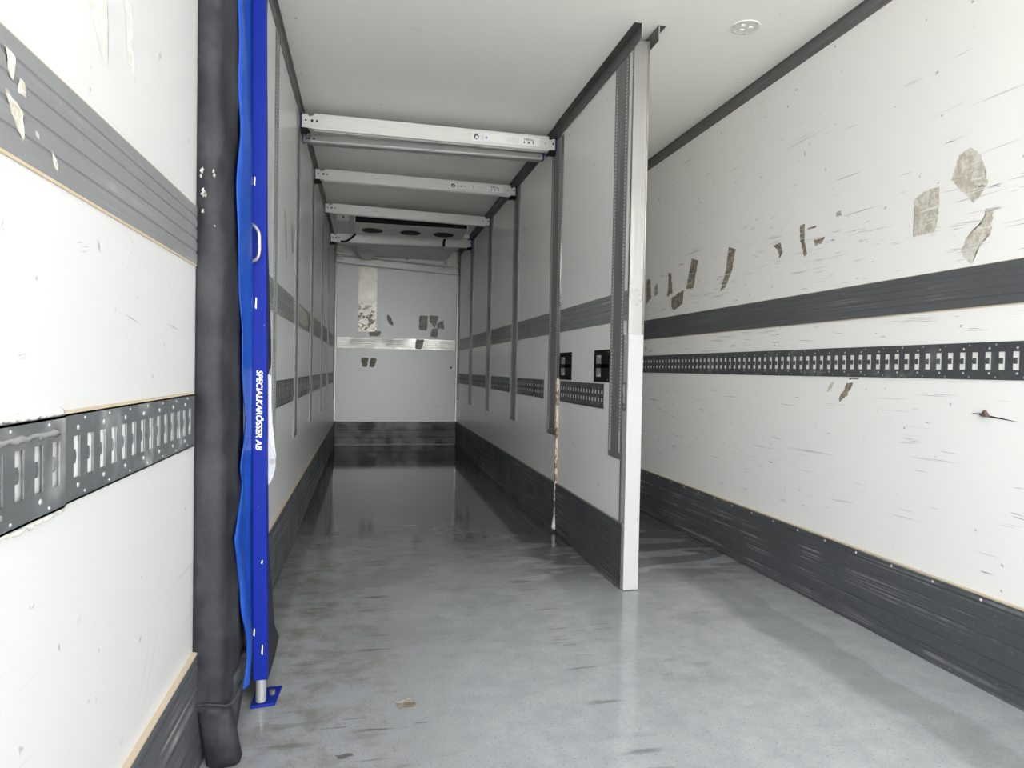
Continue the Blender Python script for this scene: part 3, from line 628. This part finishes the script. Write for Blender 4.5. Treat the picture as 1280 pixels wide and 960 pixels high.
st = MB().tube(catmull([(-.30, 7.64, 2.425), (-.24, 7.63, 2.43), (-.17, 7.62, 2.48), (-.12, 7.62, 2.55), (-.10, 7.66, 2.588), (-.12, 7.76, 2.592)], 5), .012, 8).build('strap', 'black', smooth=True)
tag(st, 'black strap with buckle on left end of beam below cooling unit fans', 'strap')
MB().box(-.15, -.09, 7.612, 7.645, 2.53, 2.585).build('buckle', 'black', st, bevel=.006)
st = MB().tube([(.86, 7.86, 2.47), (.86, 7.85, 2.53), (.88, 7.86, 2.58)], .014, 8).build('clamp', 'black', smooth=True)
tag(st, 'small black clamp on right end of beam below cooling unit fans', 'clamp')
o = MB().box(1.10, 1.17, 7.93, 7.975, 2.600, 2.64).box(1.12, 1.15, 7.94, 7.97, 2.64, 2.65).build('fitting', 'beam', bevel=.003)
tag(o, 'small white block on the beam end beside partition, right of cooling unit', 'fitting')

# ------------------------------------------------------------------ cooling unit on the ceiling, cover plate, lamp
ev = thing('cooling_unit', 'slim grey ceiling cooling unit with three fans behind third beam', 'cooling unit', (.42, 7.0, 2.5))
def evp(mb, name, mt, **k):
    o = mb.build(name, mt, ev, **k); o.location = (-.42, -7.0, -2.5); return o
evp(MB().prism([(6.99, H-.001), (6.99, 2.550), (7.00, 2.51), (7.60, 2.51), (7.60, 2.612), (8.20, 2.612), (8.20, 2.50), (9.0, 2.49), (9.0, H-.001)], 'x', -.15, 1.02), 'housing', 'evap', bevel=.003)
evp(MB().box(-.13, 1.0, 6.94, 6.985, 2.636, H-.001), 'front_flange', 'white_cap', bevel=.002)
g_ = MB().box(-.135, 1.005, 6.986, 6.992, 2.511, 2.634)
for k in range(8): g_.box(-.13, 1.0, 6.980, 6.986, 2.514+.015*k, 2.520+.015*k)
evp(g_, 'air_grille', 'black')
for x in (.035, .44, .80):
    fn = evp(MB().ring((x, 7.36, 2.510), (0, 0, -1), .110, .100, .006, 32).cyl((x, 7.36, 2.5105), (0, 0, -1), .100, .003, 32), 'fan', 'black')
    b = MB().cyl((x, 7.36, 2.508), (0, 0, -1), .03, .006, 16)
    for k in range(5):
        a = k*2*math.pi/5
        P = lambda r_, t_, z_: (x+r_*math.cos(a+t_), 7.36+r_*math.sin(a+t_), z_)
        b.loft([[P(.025, -.3, 2.507), P(.09, -.2, 2.507), P(.09, .4, 2.504), P(.025, .4, 2.504)], [P(.025, -.3, 2.505), P(.09, -.2, 2.505), P(.09, .4, 2.502), P(.025, .4, 2.502)]])
    b.build('fan_blades', 'black', fn)
evp(MB().loft([[(-.16, 8.6, 2.50), (.10, 8.6, 2.50), (.10, 8.85, 2.50), (-.16, 8.85, 2.50)], [(-.08, 8.68, 2.415), (.03, 8.68, 2.415), (.03, 8.8, 2.415), (-.08, 8.8, 2.415)]]), 'drain_pan', 'evap')
o = MB().box(-.33, -.19, 7.20, 7.40, 2.56, H-.001).build('junction_box', 'lamp', bevel=.006); tag(o, 'small pale square box on ceiling left of the cooling unit', 'junction box')
MB().cyl((-.26, 7.195, 2.60), (0, -1, 0), .01, .006, 10).build('cable_gland', 'black', o)
cp = MB().box(-.122, .120, YE-.004, YE, 1.525, 2.56).build('cover_plate', 'cover'); tag(cp, 'stained upright aluminium cover plate screwed to the end wall', 'cover plate')
for k in range(8):
    for x in (-.108, .106): MB().cyl((x, YE-.004, 1.55+.13*k), (0, -1, 0), .006, .002, 8).build('screw', 'bolt', cp)
lp = thing('ceiling_lamp', 'round flush ceiling lamp with three lenses above right compartment', 'ceiling lamp', (1.683, 2.832, H))
MB().ring((0, 0, 0), (0, 0, -1), .066, .050, .005, 48).build('rim', 'lamp', lp, bevel=.0015)
MB().cyl((0, 0, 0), (0, 0, -1), .051, .003, 40, .049).build('lamp_body', 'lamp', lp)
for k in range(3):
    a = math.radians(100+120*k); MB().cyl((.024*math.cos(a), .024*math.sin(a), -.003), (0, 0, -1), .0125, .004, 20, .010).build('lens', 'lens', lp)
    a = math.radians(60+120*k); MB().cyl((.058*math.cos(a), .058*math.sin(a), -.0045), (0, 0, -1), .003, .0015, 10).build('screw', 'hole', lp)

# ------------------------------------------------------------------ the stowed bulkhead on the left wall
bk = thing('stowed_bulkhead', 'black padded bulkhead with blue post and silver handle against left wall', 'bulkhead', (-.36, 1.9, 0))
def bp(mb, name, mt, **k):
    o = mb.build(name, mt, bk, **k); o.location = (.36, -1.9, 0); return o
def lean(z): return -.0128*(z-.1)                # the whole stowed gate leans a little towards the wall
def padring(z):
    t = lean(z)
    ft = [(-.4215, 2.0), (-.4215, 1.812), (-.408+t*.3, 1.806), (-.385+t*.6, 1.804), (-.362+t, 1.806), (-.350+t, 1.812), (-.343+t, 1.823), (-.340+t*.9, 1.85), (-.339+t*.8, 1.90), (-.338+t*.7, 1.95), (-.340+t*.6, 2.0)]
    out = []
    for i, (x, y) in enumerate(ft):
        nv = mnoise.noise(Vector((x*12, y*12, z*5)))*.0045 + mnoise.noise(Vector((x*30, y*30, z*14)))*.0018
        if i > 1: x += nv*(1 if i > 4 else .3)
        if 1 < i < 6: y += nv*.6
        out.append((x, y, z))
    return out
bp(MB().loft([padring(.165+(2.62-.165)*k/150) for k in range(151)]), 'foam_pad', 'vinyl', smooth=True)
# lower flap
rs_ = []
for k in range(17):
    t = k/16; z = .175-.170*t
    x0 = -.412+.018*t; x1 = -.338+.026*t; yy = 1.803+.03*t
    nz = lambda a_, b_: mnoise.noise(Vector((a_*20, b_*20, z*18)))*.004
    sh = 1-.35*max(0, .12-t)/.12
    xa, xb = (x0+x1)/2-(x1-x0)/2*sh, (x0+x1)/2+(x1-x0)/2*sh
    rs_.append([(xa, yy+.012, z), (xa+.010, yy+nz(1, 0), z), ((xa+xb)/2, yy-.006+nz(2, 0), z), (xb-.010, yy+nz(3, 0), z), (xb, yy+.012, z), (xb+nz(4, 0), yy+.05, z), (xb-.02, yy+.085, z), (xa+.01, yy+.085, z)])
bp(MB().loft(rs_), 'bottom_flap', 'vinyl', smooth=True)
bp(MB().tube(catmull([(-.420, 1.806, .183), (-.39, 1.799, .188), (-.36, 1.799, .184), (-.332, 1.81, .178), (-.318, 1.86, .19), (-.322, 1.93, .18)], 5), .0045, 8), 'seam_fold', 'vinyl', smooth=True)
# rear fabric skirt between pad foot and floor
sk = []
for k in range(25):
    t = k/24; z = .21-.20*t; y1 = 2.10-.24*t**1.6
    sk.append([(-.365, 1.90, z), (-.334+.006*math.sin(t*5), 1.90, z), (-.330+.006*math.sin(t*6+1), (1.90+y1)/2, z), (-.335, y1, z), (-.365, y1, z)])
bp(MB().loft(sk), 'skirt', 'vinyl', smooth=True)
# blue tarpaulin strip with wavy edge
TL = [(1.98, 2.62), (1.955, 2.3), (1.951, 2.036), (1.963, 1.826), (1.957, 1.716), (1.917, 1.595), (1.912, 1.49), (1.928, 1.385), (1.968, 1.293), (1.999, 1.174), (1.993, 1.062), (2.027, .903), (1.961, .775), (2.001, .701), (1.912, .609), (1.892, .571), (1.979, .436), (1.984, .344), (2.05, .24), (2.045, .18), (2.0, .126)]
TL = catmull(TL, 6)
tb = []
for i, (y, z) in enumerate(TL):
    lx = lean(z)*.75; wv = .004*math.sin(z*9)+.003*math.sin(z*23+1); yr = 2.135 if z > .25 else 2.135-(.25-z)*.55
    row = []
    for k in range(7):
        u = k/6; yy = y+(yr-y)*u; xx = -.3305+lx+.010*math.sin(u*3.1+z*4)*math.sin(u*math.pi)+wv*(1-u)*.8 + .004*u
        row.append((xx, yy, z))
    tb.append(row)
bb = MB(); n7 = 7
front = [v for r_ in tb for v in r_]; back = [(v[0]-.003, v[1], v[2]) for v in front]
nr = len(tb); fs = []
for i in range(nr-1):
    for k in range(6):
        a = i*7+k; fs.append((a, a+1, a+8, a+7)); fs.append((nr*7+a, nr*7+a+7, nr*7+a+8, nr*7+a+1))
for i in range(nr-1):
    for k in (0, 6): a = i*7+k; fs.append((a, a+7, nr*7+a+7, nr*7+a))
for k in range(6):
    for i in (0, nr-1): a = i*7+k; fs.append((a, a+1, nr*7+a+1, nr*7+a))
bb.add(front+back, fs); bp(bb, 'tarpaulin', 'tarp', smooth=True)
# post
def shear_box(x0, x1, y0, y1, z0, z1):
    a, b = lean(z0), lean(z1)
    return MB().loft([[(x0+a, y0, z0), (x1+a, y0, z0), (x1+a, y1, z0), (x0+a, y1, z0)], [(x0+b, y0, z1), (x1+b, y0, z1), (x1+b, y1, z1), (x0+b, y1, z1)]])
bp(shear_box(-.3275, -.2855, 2.14, 2.182, .085, 2.62), 'post', 'blue', bevel=.003)
bp(MB().cyl((-.306, 2.163, .012), (0, 0, 1), .0155, .10, 20), 'leg', 'galv_light', smooth=False)
bp(MB().loft([[(-.333, 2.135, .001), (-.262, 2.145, .001), (-.255, 2.262, .001), (-.335, 2.252, .001)], [(-.333, 2.135, .010), (-.262, 2.145, .010), (-.255, 2.262, .010), (-.335, 2.252, .010)]]), 'foot_plate', 'blue', bevel=.002)
bp(MB().cyl((-.278, 2.205, .010), (0, 0, 1), .009, .012, 8), 'foot_bolt', 'bolt')
bp(shear_box(-.395, -.349, 1.97, 2.13, .2, 2.62), 'inner_lining', 'vinyl')
# handle
hp = catmull([(-.352, 2.13, 1.478), (-.345, 2.125, 1.470), (-.330, 2.115, 1.459), (-.3185, 2.11, 1.440), (-.3165, 2.108, 1.41), (-.3165, 2.108, 1.385), (-.322, 2.11, 1.366), (-.335, 2.118, 1.358), (-.352, 2.13, 1.352)], 5)
bp(MB().tube(hp, .0048, 10), 'handle', 'edge', smooth=True)
bp(MB().box(-.362, -.348, 2.128, 2.142, 1.478, 1.498), 'handle_bracket', 'bolt', bevel=.002); bp(MB().box(-.362, -.350, 2.128, 2.142, 1.334, 1.352), 'handle_bracket', 'rust', bevel=.002)
bp(MB().box(-.358, -.350, 2.118, 2.14, 1.50, 1.575), 'slot', 'hole', bevel=.002)
# lever of white enamelled steel beside the post
bp(MB().prism([(-.300, 1.020), (-.2945, 1.022), (-.2885, 1.016), (-.2875, .94), (-.2845, .87), (-.2775, .81), (-.2725, .765), (-.274, .74), (-.279, .70), (-.300, .70)], 'y', 2.185, 2.200), 'latch_lever', 'white_cap', bevel=.002)
bp(MB().prism([(-.300, .812), (-.292, .808), (-.281, .790), (-.272, .755), (-.2725, .73), (-.279, .705), (-.288, .683), (-.296, .674), (-.300, .676)], 'y', 2.176, 2.186), 'latch_cheek', 'cheek', bevel=.0015)
bp(MB().cyl((-.2805, 2.176, .752), (0, -1, 0), .0085, .006, 16).ring((-.2805, 2.170, .752), (0, -1, 0), .006, .004, .003, 16), 'pivot_bolt', 'bolt')
# lettering reading downwards on the post
zt = .9135
me_m = Matrix.Translation((-.3055+lean(zt)-.0015, 2.1394, zt)) @ Matrix(((0, 1, 0, 0), (0, 0, -1, 0), (-1, 0, 0, 0), (0, 0, 0, 1))) @ Matrix.Rotation(0.0, 4, 'Z')
lt = lettering('lettering', 'SPECIALKAR\u00d6SSER AB', .0245, 'letter', bk, me_m, shear=.2, bold=.0005)
lt.location = (.36, -1.9, 0)
# black rubber sheet behind the post, with trailing corner
SR = [(2.33, 2.62), (2.301, 2.225), (2.259, 1.827), (2.276, 1.604), (2.355, 1.333), (2.357, 1.067), (2.288, .988), (2.321, .564), (2.377, .334), (2.452, .142), (2.60, .040), (2.50, .010), (2.347, .004)]
SRc = catmull(SR[:10], 5)+SR[10:]
bp(MB().loft([[(-.318+lean(z)*.6, 2.19, z), (-.313+lean(z)*.6, 2.19, z), (-.308+lean(z)*.6+.004*math.sin(z*8), y, z), (-.313+lean(z)*.6+.004*math.sin(z*8), y, z)] for y, z in SRc]), 'rubber_sheet', 'vinyl', smooth=False)
# pale stuck-on scraps
for x, z, r_ in [(-.407, 1.53, .010), (-.409, 1.515, .005), (-.403, 1.475, .013), (-.398, 1.470, .008), (-.404, 1.43, .006), (-.380, 1.530, .006), (-.378, 1.520, .007), (-.376, 1.395, .003)]:
    pts = [(x+r_*rs.uniform(.25, 1.1)*math.cos(a)*.55, z+r_*rs.uniform(.3, 1.2)*math.sin(a)) for a in [k*math.pi/9 for k in range(18)]]
    bp(MB().prism(pts, 'y', 1.798, 1.806), 'dried_residue', 'tape_grey')
MB()
for x, z, l in [(-.318, 1.60, .014), (-.315, 1.235, .018), (-.330, .50, .012), (-.300, .18, .016), (-.323, .235, .012), (-.30, .45, .006)]:
    bp(MB().prism([(x+lean(z), z+l), (x+.003+lean(z), z+l*.8), (x+.002+lean(z), z-l), (x-.002+lean(z), z-l*.7)], 'y', 2.1390, 2.1402), 'paint_chip', 'letter')

# ------------------------------------------------------------------ marks on the floor
for pts, mt in [([(.10, 2.10), (.15, 2.12), (.17, 2.07), (.11, 2.06)], 'tape_brown'), ([(-.07, 1.84), (-.03, 1.845), (-.02, 1.83), (-.06, 1.82)], 'scuff')]:
    patch(f, 'F', pts, mt, .006, 'floor_scrap', off=.0008)
for i in range(26):
    x = rs.uniform(-.15, 1.0); y = rs.uniform(1.9, 4.2); l = rs.uniform(.01, .05)
    patch(f, 'F', [(x-l, y+.002), (x+l, y+.003), (x+l*.8, y-.002), (x-l, y-.001)], 'scuff', .0012, 'floor_scuff', off=.0006)
